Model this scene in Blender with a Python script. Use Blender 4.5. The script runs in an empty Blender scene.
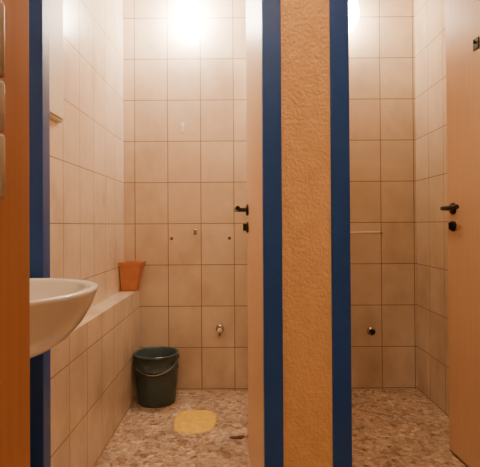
import bpy, bmesh, math, random
from mathutils import Vector, Matrix
random.seed(3)
S=bpy.context.scene

# ---------------------------------------------------------------- materials
def new_mat(name):
    m=bpy.data.materials.new(name); m.use_nodes=True
    nt=m.node_tree; b=nt.nodes['Principled BSDF']
    return m,nt,b
def lin(c):
    return tuple(((v/255)/12.92 if v/255<=0.04045 else ((v/255+0.055)/1.055)**2.4) for v in c)+(1,)
def simple(name,c,rough=0.5,metal=0.0,noise=0.12,scale=30,bump=0.0,bscale=60,coat=0):
    m,nt,b=new_mat(name)
    tc=nt.nodes.new('ShaderNodeTexCoord'); n=nt.nodes.new('ShaderNodeTexNoise')
    n.inputs['Scale'].default_value=scale; n.inputs['Detail'].default_value=4
    nt.links.new(tc.outputs['Object'],n.inputs['Vector'])
    r=nt.nodes.new('ShaderNodeValToRGB'); col=lin(c)
    r.color_ramp.elements[0].color=tuple(v*(1-noise) for v in col[:3])+(1,)
    r.color_ramp.elements[1].color=tuple(min(1,v*(1+noise)) for v in col[:3])+(1,)
    r.color_ramp.elements[0].position=.3; r.color_ramp.elements[1].position=.7
    nt.links.new(n.outputs['Fac'],r.inputs['Fac']); nt.links.new(r.outputs['Color'],b.inputs['Base Color'])
    b.inputs['Roughness'].default_value=rough; b.inputs['Metallic'].default_value=metal
    b.inputs['Coat Weight'].default_value=coat
    if bump:
        n2=nt.nodes.new('ShaderNodeTexNoise'); n2.inputs['Scale'].default_value=bscale; n2.inputs['Detail'].default_value=3
        nt.links.new(tc.outputs['Object'],n2.inputs['Vector'])
        bp=nt.nodes.new('ShaderNodeBump'); bp.inputs['Strength'].default_value=bump; bp.inputs['Distance'].default_value=.01
        nt.links.new(n2.outputs['Fac'],bp.inputs['Height']); nt.links.new(bp.outputs['Normal'],b.inputs['Normal'])
    return m
def tile(name,axis,u0,v0,c1,c2,grout):
    m,nt,b=new_mat(name); N=nt.nodes.new; L=nt.links.new
    tc=N('ShaderNodeTexCoord'); sp=N('ShaderNodeSeparateXYZ'); L(tc.outputs['Object'],sp.inputs[0])
    a1=N('ShaderNodeMath'); a1.operation='SUBTRACT'; L(sp.outputs[axis],a1.inputs[0]); a1.inputs[1].default_value=u0-20
    a2=N('ShaderNodeMath'); a2.operation='SUBTRACT'; L(sp.outputs[2],a2.inputs[0]); a2.inputs[1].default_value=v0-10
    cb=N('ShaderNodeCombineXYZ'); L(a1.outputs[0],cb.inputs[0]); L(a2.outputs[0],cb.inputs[1])
    br=N('ShaderNodeTexBrick'); br.offset=0; br.squash=1; br.offset_frequency=1; br.squash_frequency=1
    L(cb.outputs[0],br.inputs['Vector'])
    br.inputs['Scale'].default_value=1; br.inputs['Brick Width'].default_value=.2; br.inputs['Row Height'].default_value=.25
    br.inputs['Mortar Size'].default_value=.0026; br.inputs['Mortar Smooth'].default_value=.3
    br.inputs['Color1'].default_value=lin(c1); br.inputs['Color2'].default_value=lin(c2); br.inputs['Mortar'].default_value=lin(grout)
    n=N('ShaderNodeTexNoise'); n.inputs['Scale'].default_value=7; n.inputs['Detail'].default_value=8; n.inputs['Roughness'].default_value=.7
    L(tc.outputs['Object'],n.inputs['Vector'])
    mr=N('ShaderNodeMapRange'); mr.inputs[1].default_value=.3; mr.inputs[2].default_value=.65; mr.inputs[3].default_value=.9; mr.inputs[4].default_value=1.03
    L(n.outputs['Fac'],mr.inputs[0])
    mx=N('ShaderNodeMixRGB'); mx.blend_type='MULTIPLY'; mx.inputs[0].default_value=1
    L(br.outputs['Color'],mx.inputs[1]); L(mr.outputs[0],mx.inputs[2])
    # limescale / rust grime, denser near the floor
    mp=N('ShaderNodeMapping'); mp.inputs['Scale'].default_value=(4.5,4.5,3); L(tc.outputs['Object'],mp.inputs[0])
    g=N('ShaderNodeTexNoise'); g.inputs['Scale'].default_value=1; g.inputs['Detail'].default_value=5; g.inputs['Roughness'].default_value=.55; L(mp.outputs[0],g.inputs['Vector'])
    hz=N('ShaderNodeMapRange'); hz.inputs[1].default_value=0; hz.inputs[2].default_value=1.1; hz.inputs[3].default_value=.12; hz.inputs[4].default_value=-.03; L(sp.outputs[2],hz.inputs[0])
    ad=N('ShaderNodeMath'); L(g.outputs['Fac'],ad.inputs[0]); L(hz.outputs[0],ad.inputs[1])
    gr=N('ShaderNodeMapRange'); gr.inputs[1].default_value=.5; gr.inputs[2].default_value=.85; gr.inputs[3].default_value=0; gr.inputs[4].default_value=.5; L(ad.outputs[0],gr.inputs[0])
    mg=N('ShaderNodeMixRGB'); mg.inputs[2].default_value=lin((160,124,92)); L(gr.outputs[0],mg.inputs[0]); L(mx.outputs[0],mg.inputs[1])
    L(mg.outputs[0],b.inputs['Base Color'])
    rr=N('ShaderNodeMapRange'); rr.inputs[3].default_value=.22; rr.inputs[4].default_value=.85
    L(br.outputs['Fac'],rr.inputs[0]); L(rr.outputs[0],b.inputs['Roughness'])
    n3=N('ShaderNodeTexNoise'); n3.inputs['Scale'].default_value=14; L(tc.outputs['Object'],n3.inputs['Vector'])
    inv=N('ShaderNodeMath'); inv.operation='MULTIPLY_ADD'; inv.inputs[1].default_value=-1.0
    L(br.outputs['Fac'],inv.inputs[0]); L(n3.outputs['Fac'],inv.inputs[2])
    bp=N('ShaderNodeBump'); bp.inputs['Strength'].default_value=.35; bp.inputs['Distance'].default_value=.002
    L(inv.outputs[0],bp.inputs['Height']); L(bp.outputs['Normal'],b.inputs['Normal'])
    return m
def terrazzo():
    m,nt,b=new_mat('terrazzo_floor'); N=nt.nodes.new; L=nt.links.new
    tc=N('ShaderNodeTexCoord')
    nz=N('ShaderNodeTexNoise'); nz.inputs['Scale'].default_value=40; L(tc.outputs['Object'],nz.inputs['Vector'])
    mv=N('ShaderNodeMixRGB'); mv.inputs[0].default_value=.015; L(tc.outputs['Object'],mv.inputs[1]); L(nz.outputs['Color'],mv.inputs[2])
    def chips(scale,cols):
        v=N('ShaderNodeTexVoronoi'); v.inputs['Scale'].default_value=scale; L(mv.outputs[0],v.inputs['Vector'])
        s=N('ShaderNodeSeparateColor'); L(v.outputs['Color'],s.inputs[0])
        r=N('ShaderNodeValToRGB'); r.color_ramp.interpolation='CONSTANT'
        e=r.color_ramp.elements
        e[0].color=lin(cols[0][1]); e[1].position=cols[1][0]; e[1].color=lin(cols[1][1])
        for p,c in cols[2:]:
            k=e.new(p); k.color=lin(c)
        L(s.outputs[0],r.inputs['Fac']); return r
    r1=chips(42,[(0,(192,162,136)),(.28,(220,196,170)),(.5,(168,134,110)),(.64,(200,170,144)),(.82,(122,88,70)),(.91,(240,222,200))])
    r2=chips(95,[(0,(198,168,142)),(.35,(170,138,114)),(.6,(222,198,172)),(.82,(128,94,76)),(.92,(76,52,42))])
    ms=N('ShaderNodeMixRGB'); ms.inputs[0].default_value=.42; L(r1.outputs[0],ms.inputs[1]); L(r2.outputs[0],ms.inputs[2])
    n=N('ShaderNodeTexNoise'); n.inputs['Scale'].default_value=4; n.inputs['Detail'].default_value=6; n.inputs['Roughness'].default_value=.6; L(tc.outputs['Object'],n.inputs['Vector'])
    m2=N('ShaderNodeMapRange'); m2.inputs[1].default_value=.34; m2.inputs[2].default_value=.6; m2.inputs[3].default_value=.7; m2.inputs[4].default_value=1.02
    L(n.outputs['Fac'],m2.inputs[0])
    mm=N('ShaderNodeMixRGB'); mm.blend_type='MULTIPLY'; mm.inputs[0].default_value=1; L(ms.outputs[0],mm.inputs[1]); L(m2.outputs[0],mm.inputs[2])
    L(mm.outputs[0],b.inputs['Base Color']); b.inputs['Roughness'].default_value=.3
    return m
def wood(name,c1,c2,rough=.4):
    m,nt,b=new_mat(name); N=nt.nodes.new; L=nt.links.new
    tc=N('ShaderNodeTexCoord'); mp=N('ShaderNodeMapping'); mp.inputs['Scale'].default_value=(30,30,1.2); L(tc.outputs['Object'],mp.inputs[0])
    n=N('ShaderNodeTexNoise'); n.inputs['Scale'].default_value=2; n.inputs['Detail'].default_value=6; L(mp.outputs[0],n.inputs['Vector'])
    r=N('ShaderNodeValToRGB'); r.color_ramp.elements[0].position=.3; r.color_ramp.elements[1].position=.7
    r.color_ramp.elements[0].color=lin(c1); r.color_ramp.elements[1].color=lin(c2)
    L(n.outputs['Fac'],r.inputs[0]); L(r.outputs[0],b.inputs['Base Color']); b.inputs['Roughness'].default_value=rough
    return m
def emit(name,c,s):
    m,nt,b=new_mat(name); b.inputs['Base Color'].default_value=(1,1,1,1)
    b.inputs['Emission Color'].default_value=c; b.inputs['Emission Strength'].default_value=s
    return m

T1,T2,TG=(228,209,186),(222,201,177),(136,112,90)
M_tb=tile('tile_back',0,-.036,.01,T1,T2,TG)
M_tbr=tile('tile_back_right',0,.855,.01,T1,T2,TG)
M_ts=tile('tile_side',1,2.91,.01,T1,T2,TG)
M_floor=terrazzo()
M_stucco=simple('orange_stucco',(228,182,126),.8,noise=.07,scale=26,bump=.5,bscale=95)
M_white=simple('white_plaster',(230,215,195),.8,noise=.03,bump=.1)
M_blue=simple('blue_paint',(22,74,154),.35,noise=.08,scale=12)
M_jamb=wood('orange_wood',(182,122,76),(196,134,86),.5)
M_door=wood('beech_laminate',(226,184,142),(232,192,152),.38)
M_black=simple('black_plastic',(18,17,17),.3,noise=.05)
M_ceram=simple('ceramic',(242,240,234),.12,noise=.02,coat=.5)
M_chrome=simple('chrome',(190,180,165),.2,1.0,noise=.05)
M_dark=simple('dark_rubber',(25,20,18),.6)
M_bucket=simple('bucket_plastic',(62,80,82),.42,noise=.08)
M_terra=simple('terracotta_plastic',(200,130,92),.5,noise=.08)
M_yellow=simple('yellow_mortar',(240,198,84),.8,noise=.12,scale=40,bump=.4,bscale=60)
M_cream=simple('cream_plastic',(226,212,192),.45,noise=.04)
M_hinge=simple('hinge_paint',(186,166,144),.45,noise=.04)
M_leaf=simple('dry_leaf',(84,50,28),.8)
M_wire=simple('galvanised_wire',(110,106,100),.4,.8,noise=.05)
WARM=(1.0,.87,.70,1)

# ---------------------------------------------------------------- helpers
def obj(name,me,mat=None,parent=None,smooth=False):
    o=bpy.data.objects.new(name,me); S.collection.objects.link(o)
    if mat: me.materials.append(mat)
    if smooth:
        for p in me.polygons: p.use_smooth=True
    if parent: o.parent=parent
    return o
def addbox(bm,x0,x1,y0,y1,z0,z1):
    v=[bm.verts.new((x,y,z)) for x in (x0,x1) for y in (y0,y1) for z in (z0,z1)]
    for f in ((0,1,3,2),(4,6,7,5),(0,4,5,1),(2,3,7,6),(0,2,6,4),(1,5,7,3)):
        bm.faces.new([v[i] for i in f])
def boxes(name,lst,mat,bevel=0,parent=None):
    bm=bmesh.new()
    for b in lst: addbox(bm,*b)
    bmesh.ops.recalc_face_normals(bm,faces=bm.faces)
    me=bpy.data.meshes.new(name); bm.to_mesh(me); bm.free()
    o=obj(name,me,mat,parent)
    if bevel:
        md=o.modifiers.new('bev','BEVEL'); md.width=bevel; md.segments=3; md.limit_method='ANGLE'
    return o
def lathe(name,prof,mat,loc=(0,0,0),axis='Z',n=48,parent=None,close=True,sc=(1,1,1)):
    bm=bmesh.new(); rings=[]
    def P(r,h,a):
        c,s=r*math.cos(a),r*math.sin(a)
        if axis=='Z': q=(c,s,h)
        elif axis=='-Y': q=(c,-h,s)
        elif axis=='X': q=(h,c,s)
        elif axis=='-X': q=(-h,c,s)
        return (q[0]*sc[0]+loc[0],q[1]*sc[1]+loc[1],q[2]*sc[2]+loc[2])
    for r,h in prof:
        if r<1e-5: rings.append([bm.verts.new(P(0,h,0))])
        else: rings.append([bm.verts.new(P(r,h,2*math.pi*i/n)) for i in range(n)])
    for a,b in zip(rings,rings[1:]):
        for i in range(n):
            j=(i+1)%n
            if len(a)==1 and len(b)==1: continue
            if len(a)==1: bm.faces.new((a[0],b[i],b[j]))
            elif len(b)==1: bm.faces.new((a[i],a[j],b[0]))
            else: bm.faces.new((a[i],a[j],b[j],b[i]))
    bmesh.ops.recalc_face_normals(bm,faces=bm.faces)
    me=bpy.data.meshes.new(name); bm.to_mesh(me); bm.free()
    o=obj(name,me,mat,parent,True)
    return o
def tube(name,pts,r,mat,parent=None,bez=True):
    cu=bpy.data.curves.new(name,'CURVE'); cu.dimensions='3D'; cu.bevel_depth=r; cu.bevel_resolution=5; cu.use_fill_caps=True
    sp=cu.splines.new('NURBS' if bez else 'POLY'); sp.points.add(len(pts)-1)
    for p,q in zip(sp.points,pts): p.co=(*q,1)
    if bez: sp.use_endpoint_u=True; sp.order_u=3; sp.resolution_u=8
    o=bpy.data.objects.new(name+'_c',cu); S.collection.objects.link(o)
    dg=bpy.context.evaluated_depsgraph_get(); me=bpy.data.meshes.new_from_object(o.evaluated_get(dg))
    bpy.data.objects.remove(o)
    return obj(name,me,mat,parent,True)
def empty(name,loc=(0,0,0)):
    e=bpy.data.objects.new(name,None); S.collection.objects.link(e); return e

# ---------------------------------------------------------------- room shell
H=2.6
YB=2.91; YF=1.42; YT=1.50
boxes('floor',[(-1.7,1.7,-1.5,3.01,-.1,0)],M_floor)
boxes('ceiling',[(-1.7,1.7,-1.5,3.01,H,H+.1)],M_white)
bw=boxes('wall_back',[(-.803,.2,YB,3.01,0,H)],M_tb)
boxes('wall_back_right',[(.2,1.167,YB,3.01,0,H)],M_tbr)
boxes('wall_left',[(-.803,-.703,YT,YB,0,H)],M_ts)
boxes('wall_right',[(1.067,1.167,YT,YB,0,H)],M_ts)
boxes('wall_partition',[(.135,.258,YT,YB,0,H)],M_ts)
FH=2.12
boxes('wall_front',[(-.9,-.632,YF,YT,0,H),(.124,.269,YF,YT,0,H),(1.011,1.4,YF,YT,0,H),
      (-.632,.124,YF,YT,FH,H),(.269,1.011,YF,YT,FH,H)],M_stucco)
boxes('wall_washroom_left',[(-.9,-.8,.6,YF,0,H)],M_white)
boxes('wall_washroom_right',[(1.3,1.4,.6,YF,0,H)],M_stucco)
boxes('wall_entry',[(-1.7,-.3025,.5,.6,0,H),(.64,1.7,.5,.6,0,H),(-.3025,.64,.5,.6,2.14,H)],M_stucco)
boxes('wall_corridor_left',[(-1.7,-1.6,-1.4,.5,0,H)],M_white)
boxes('wall_corridor_right',[(1.6,1.7,-1.4,.5,0,H)],M_white)
boxes('wall_corridor_rear',[(-1.7,1.7,-1.5,-1.4,0,H)],M_white)
boxes('trim_entry',[(-.3025,-.2625,.49,.6,0,2.10),(.60,.64,.49,.6,0,2.10),(-.3025,.64,.49,.6,2.10,2.14)],M_jamb,.002)

# tiled ledge
boxes('ledge_wall',[(-.703,-.61,YT,YB,0,.618)],M_ts,.003)

# door frames (folded steel profile, blue)
def frame(name,xl0,xl1,xr0,xr1):
    boxes(name,[(xl0,xl1,YF-.008,1.468,0,FH),(xr0,xr1,YF-.008,1.468,0,FH),(xl0,xr1,YF-.008,1.468,FH-.056,FH),
                (xl0,xl1-.014,1.468,YT,0,FH),(xr0+.012,xr1,1.468,YT,0,FH)],M_blue,.003)
frame('door_frame',-.632,-.580,.068,.124)
frame('door_frame',.269,.325,.955,1.011)

# ---------------------------------------------------------------- doors
def door(name,hx,hy,ang,hook=False):
    W,T=.632,.04
    root=empty(name)
    leaf=boxes('leaf',[(0,T,0,W,.012,2.06)],M_door,.002,root)
    hy_=W-.055; hz=1.065
    lathe('rosette',[(0,0),(.025,0),(.026,.004),(.024,.009),(.012,.011),(0,.011)],M_black,(0,hy_,hz),'-X',32,root)
    tube('lever',[(-.005,hy_,hz),(-.03,hy_,hz),(-.052,hy_,hz),(-.056,hy_-.02,hz),(-.054,hy_-.07,hz),(-.052,hy_-.125,hz+.003)],.0095,M_black,root)
    lathe('key_rosette',[(0,0),(.023,0),(.024,.004),(.022,.008),(0,.009)],M_black,(0,hy_,hz-.075),'-X',32,root)
    boxes('thumb_turn',[(-.022,-.006,hy_-.004,hy_+.004,hz-.09,hz-.06)],M_black,.002,root)
    lathe('rosette_inner',[(0,0),(.025,0),(.026,.004),(.024,.009),(0,.011)],M_black,(T,hy_,hz),'X',32,root)
    tube('lever_inner',[(T+.005,hy_,hz),(T+.025,hy_,hz),(T+.036,hy_-.01,hz),(T+.036,hy_-.06,hz),(T+.034,hy_-.12,hz+.003)],.008,M_black,root)
    if hook:
        boxes('coat_hook_plate',[(-.004,0,.37,.41,1.68,1.725)],M_dark,.002,root)
        tube('coat_hook',[(-.003,.39,1.71),(-.009,.39,1.702),(-.010,.39,1.71),(-.010,.39,1.715)],.003,M_dark,root)
    for i,z in enumerate((.25,1.8)):
        lathe('hinge_%d'%i,[(0,0),(.008,0),(.008,.08),(0,.08)],M_chrome,(.004,-.004,z),'Z',16,root)
    root.location=(hx,hy,0); root.rotation_euler=(0,0,ang)
a=math.atan2(.043,.632)
door('door_1',.074,1.482,a)
door('door_2',.955,1.482,a,True)

# ---------------------------------------------------------------- lamps
def globe(name,x,mat,y=2.825,z=2.245):
    r=empty(name)
    lathe('base',[(0,0),(.05,0),(.05,.012),(.03,.018),(0,.018)],M_cream,(x,YB,z),'-Y',32,r)
    pr=[(.0,-.12)]+[(.08*math.cos(t),.12*math.sin(t)) for t in [math.radians(k) for k in range(-75,90,15)]]+[(0,.12)]
    lathe('glass_globe',pr,mat,(x,y,z),'Z',32,r)
globe('wall_lamp',-.30,emit('lamp_glow_left',WARM,140))
globe('wall_lamp',.63,emit('lamp_glow_right',(1,.81,.58,1),62))
def ceil_lamp(name,x,y,mat,r=.13):
    e=empty(name)
    lathe('base',[(0,0),(r*.8,0),(r*.8,-.03),(0,-.03)],M_cream,(x,y,H),'Z',32,e)
    pr=[(r,-.03)]+[(r*math.cos(math.radians(k)),-.03-.08*math.sin(math.radians(k))) for k in range(10,90,10)]+[(0,-.11)]
    lathe('glass_dome',pr,mat,(x,y,H),'Z',32,e)
ceil_lamp('ceiling_lamp',.15,.95,emit('lamp_glow_ceiling',(1,.81,.57,1),58))
ceil_lamp('ceiling_lamp',.0,-.6,emit('lamp_glow_corridor',(1,.80,.58,1),50))

# ---------------------------------------------------------------- washbasin
def basin():
    root=empty('wash_basin')
    cx,cy=-.575,1.12; dz=-.009
    n=72; bm=bmesh.new(); rings=[]
    prof=[(0,.70),(.16,.700),(.34,.704),(.52,.716),(.70,.742),(.84,.778),(.93,.815),(.975,.842),(.995,.852),(1.0,.858),(.99,.862),(.93,.862),(.885,.860),
          (.86,.852),(.83,.83),(.76,.79),(.62,.755),(.42,.735),(.2,.728),(0,.727)]
    for k,(s,z) in enumerate(prof):
        z+=dz
        if s==0: rings.append([bm.verts.new((cx,cy,z))]); continue
        ring=[]
        inner=k>=12
        for i in range(n):
            t=2*math.pi*i/n; c,sn=math.cos(t),math.sin(t)
            ex=2/2.15
            x=(.231 if c>0 else (.14 if inner else .225))*abs(c)**ex*(1 if c>0 else -1)*s
            y=.252*abs(sn)**ex*(1 if sn>0 else -1)*s
            if c<0 and not inner:
                x=-.2255*min(1,abs(c)*2.2)*(s if k>9 or s<.5 else 1 if s>.8 else s)
            ring.append(bm.verts.new((cx+x,cy+y,z)))
        rings.append(ring)
    for a_,b_ in zip(rings,rings[1:]):
        for i in range(n):
            j=(i+1)%n
            if len(a_)==1: bm.faces.new((a_[0],b_[i],b_[j]))
            elif len(b_)==1: bm.faces.new((a_[i],a_[j],b_[0]))
            else: bm.faces.new((a_[i],a_[j],b_[j],b_[i]))
    bmesh.ops.recalc_face_normals(bm,faces=bm.faces)
    me=bpy.data.meshes.new('bowl'); bm.to_mesh(me); bm.free()
    o=obj('bowl',me,M_ceram,root,True)
    lathe('drain',[(0,0),(.022,0),(.022,.003),(.012,.004),(0,.002)],M_chrome,(cx,cy,.719),'Z',24,root)
    tube('trap',[(cx,cy,.70),(cx,cy,.56),(cx,cy,.50),(cx-.05,cy,.47),(cx-.09,cy,.50),(cx-.10,cy,.56),(cx-.13,cy,.58),(-.80,cy,.58)],.016,M_chrome,root)
    lathe('tap_body',[(0,0),(.024,0),(.022,.01),(.02,.07),(.018,.09),(0,.095)],M_chrome,(-.75,cy,.853),'Z',24,root)
    tube('tap_spout',[(-.75,cy,.912),(-.70,cy,.937),(-.64,cy,.937),(-.62,cy,.917)],.010,M_chrome,root)
    tube('tap_lever',[(-.75,cy,.947),(-.745,cy,.967),(-.69,cy,.982)],.006,M_chrome,root)
    lathe('pedestal',[(0,0),(.10,0),(.10,.02),(.075,.10),(.065,.35),(.07,.6),(.085,.70),(0,.70)],M_ceram,(-.69,cy,0),'Z',40,root)
basin()

# ---------------------------------------------------------------- bucket
def bucket():
    r=empty('bucket'); x,y=-.478,2.735
    pr=[(0,.006),(.092,.006),(.094,0),(.098,0),(.100,.006),(.112,.14),(.115,.20),(.119,.203),(.120,.215),(.117,.218),(.123,.285),(.131,.287),(.133,.293),(.131,.300),(.126,.301),(.121,.297),
        (.115,.22),(.108,.12),(.096,.012),(0,.012)]
    pr=[(q*(.96 if h>.28 else 1.04),h) for q,h in pr]
    lathe('pail',pr,M_bucket,(x,y,0),'Z',64,r,sc=(1,1,.935))
    pts=[]
    for k in range(0,181,12):
        t=math.radians(k); pts.append((x+.126*math.cos(t),y-.141*math.sin(t)*.98,.262-.075*math.sin(t)))
    tube('wire_handle',pts,.0028,M_wire,r)
    for s in (-1,1):
        lathe('lug',[(0,0),(.012,0),(.012,.006),(0,.006)],M_bucket,(x+s*.122,y,.256),'X' if s>0 else '-X',16,r)
bucket()

# pot on ledge (square tapered)
def pot():
    bm=bmesh.new()
    def ring(x0,x1,y0,y1,z): return [bm.verts.new(p) for p in ((x0,y0,z),(x1,y0,z),(x1,y1,z),(x0,y1,z))]
    z0=.619
    rs=[ring(-.694,-.606,2.80,2.885,z0),ring(-.699,-.58,2.775,2.90,z0+.145),ring(-.701,-.573,2.770,2.905,z0+.147),ring(-.701,-.571,2.768,2.906,z0+.168),
        ring(-.693,-.579,2.776,2.898,z0+.168),ring(-.688,-.612,2.806,2.88,z0+.01)]
    bm.faces.new(rs[0][::-1]); bm.faces.new(rs[-1])
    for a_,b_ in zip(rs,rs[1:]):
        for i in range(4): bm.faces.new((a_[i],a_[(i+1)%4],b_[(i+1)%4],b_[i]))
    bmesh.ops.recalc_face_normals(bm,faces=bm.faces)
    me=bpy.data.meshes.new('plastic_planter'); bm.to_mesh(me); bm.free()
    o=obj('plastic_planter',me,M_terra)
    md=o.modifiers.new('b','BEVEL'); md.width=.003; md.segments=2
pot()

# yellow mortar patch covering the old drain
def patch():
    bm=bmesh.new(); n=60; top=[];bot=[]
    for i in range(n):
        t=2*math.pi*i/n; ex=.75
        w=1+.03*math.sin(3*t+1)+.02*math.sin(7*t)+random.uniform(-.012,.012)
        x=.108*w*math.copysign(abs(math.cos(t))**ex,math.cos(t)); y=.145*w*math.copysign(abs(math.sin(t))**ex,math.sin(t))
        top.append(bm.verts.new((-.235+x*.95,2.46+y*.95,.005))); bot.append(bm.verts.new((-.235+x,2.46+y,0)))
    bm.faces.new(top)
    for i in range(n): bm.faces.new((bot[i],bot[(i+1)%n],top[(i+1)%n],top[i]))
    bmesh.ops.recalc_face_normals(bm,faces=bm.faces)
    me=bpy.data.meshes.new('mortar_patch'); bm.to_mesh(me); bm.free(); obj('mortar_patch',me,M_yellow)
patch()
# dry leaf
bm=bmesh.new(); vs=[bm.verts.new((-.02+.035*math.cos(t)*(1+.25*math.sin(3*t)),2.26+.02*math.sin(t)*(1+.3*math.cos(2*t)),.004+.003*math.sin(2*t))) for t in [i*math.pi/8 for i in range(16)]]
c=bm.verts.new((-.02,2.26,.002))
for i in range(16): bm.faces.new((c,vs[i],vs[(i+1)%16]))
me=bpy.data.meshes.new('dry_leaf'); bm.to_mesh(me); bm.free(); obj('dry_leaf',me,M_leaf)

# wall fixtures
def valve(name,x,z,style):
    r=empty(name)
    lathe('escutcheon',[(0,0),(.026,0),(.026,.003),(.02,.010),(.012,.012),(0,.012)],M_chrome,(x,YB,z),'-Y',32,r)
    if style==0:
        lathe('pipe_stub',[(0,.01),(.011,.01),(.011,.045),(.007,.045),(.007,.02),(0,.02)],M_chrome,(x,YB,z),'-Y',24,r)
        tube('outlet',[(x,YB-.035,z),(x+.002,YB-.036,z-.02),(x+.002,YB-.036,z-.035)],.008,M_chrome,r)
        lathe('knob',[(0,.045),(.013,.045),(.014,.06),(0,.062)],M_cream,(x,YB,z),'-Y',16,r)
    else:
        lathe('plug',[(0,.012),(.017,.012),(.017,.03),(.010,.03),(.010,.022),(0,.022)],M_dark,(x,YB,z),'-Y',24,r)
valve('pipe_valve',-.125,.374,0)
valve('pipe_plug',.79,.352,1)
def hook(name,x,z,h,mat):
    r=empty(name)
    boxes('plate',[(x-.010,x+.010,YB-.006,YB,z-h/2,z+h/2)],mat,.002,r)
    tube('hook',[(x,YB-.004,z),(x,YB-.03,z-.005),(x,YB-.036,z+.008),(x,YB-.034,z+.016)],.004,mat,r)
hook('wall_hook',-.272,.958,.03,M_chrome)
hook('white_mark',-.345,1.595,.058,simple('mark_white',(252,252,250),.3,noise=.01))  # small near-white plate and prong, making a bright mark on the back tiles
for x in (-.415,-.065):
    lathe('wall_plug',[(0,0),(.009,0),(.009,.003),(.005,.003),(.005,-.001),(0,-.001)],M_dark,(x,YB,.92),'-Y',16)
r=empty('towel_rail')
tube('rail',[(.64,YB-.025,.950),(.86,YB-.025,.950)],.005,M_cream,r,False)
for x in (.65,.85): boxes('bracket',[(x-.006,x+.006,YB-.03,YB,.942,.958)],M_chrome,.002,r)

# access panel on left wall
r=empty('wall_cabinet')
boxes('box',[(-.703,-.685,1.60,1.86,1.40,2.3)],M_cream,.004,r)
boxes('door_leaf',[(-.685,-.678,1.61,1.85,1.41,2.29)],M_cream,.003,r)

# hinge of the entry door on the jamb
r=empty('entry_hinge')
for i,(z0,z1) in enumerate(((1.03,1.098),(1.102,1.155),(1.160,1.24))):
    lathe('knuckle_%d'%i,[(0,z0),(.006,z0),(.0075,z0+.003),(.0075,z1-.003),(.006,z1),(0,z1)],M_hinge,(-.2585,.512,0),'Z',24,r)

# ---------------------------------------------------------------- world + camera
w=bpy.data.worlds.new('World'); S.world=w; w.use_nodes=True
w.node_tree.nodes['Background'].inputs[0].default_value=(1,.75,.5,1); w.node_tree.nodes['Background'].inputs[1].default_value=.05
cam=bpy.data.cameras.new('camera'); co=bpy.data.objects.new('camera',cam); S.collection.objects.link(co)
cam.sensor_fit='HORIZONTAL'; cam.sensor_width=36; cam.lens=36; cam.shift_y=-11.9/480; cam.clip_start=.02
co.location=(0,0,1.0)
co.rotation_mode='QUATERNION'
R=Matrix.Rotation(math.radians(90.4),3,'X')@Matrix.Rotation(math.radians(-.35),3,'Z')
co.rotation_quaternion=R.to_quaternion()
S.camera=co
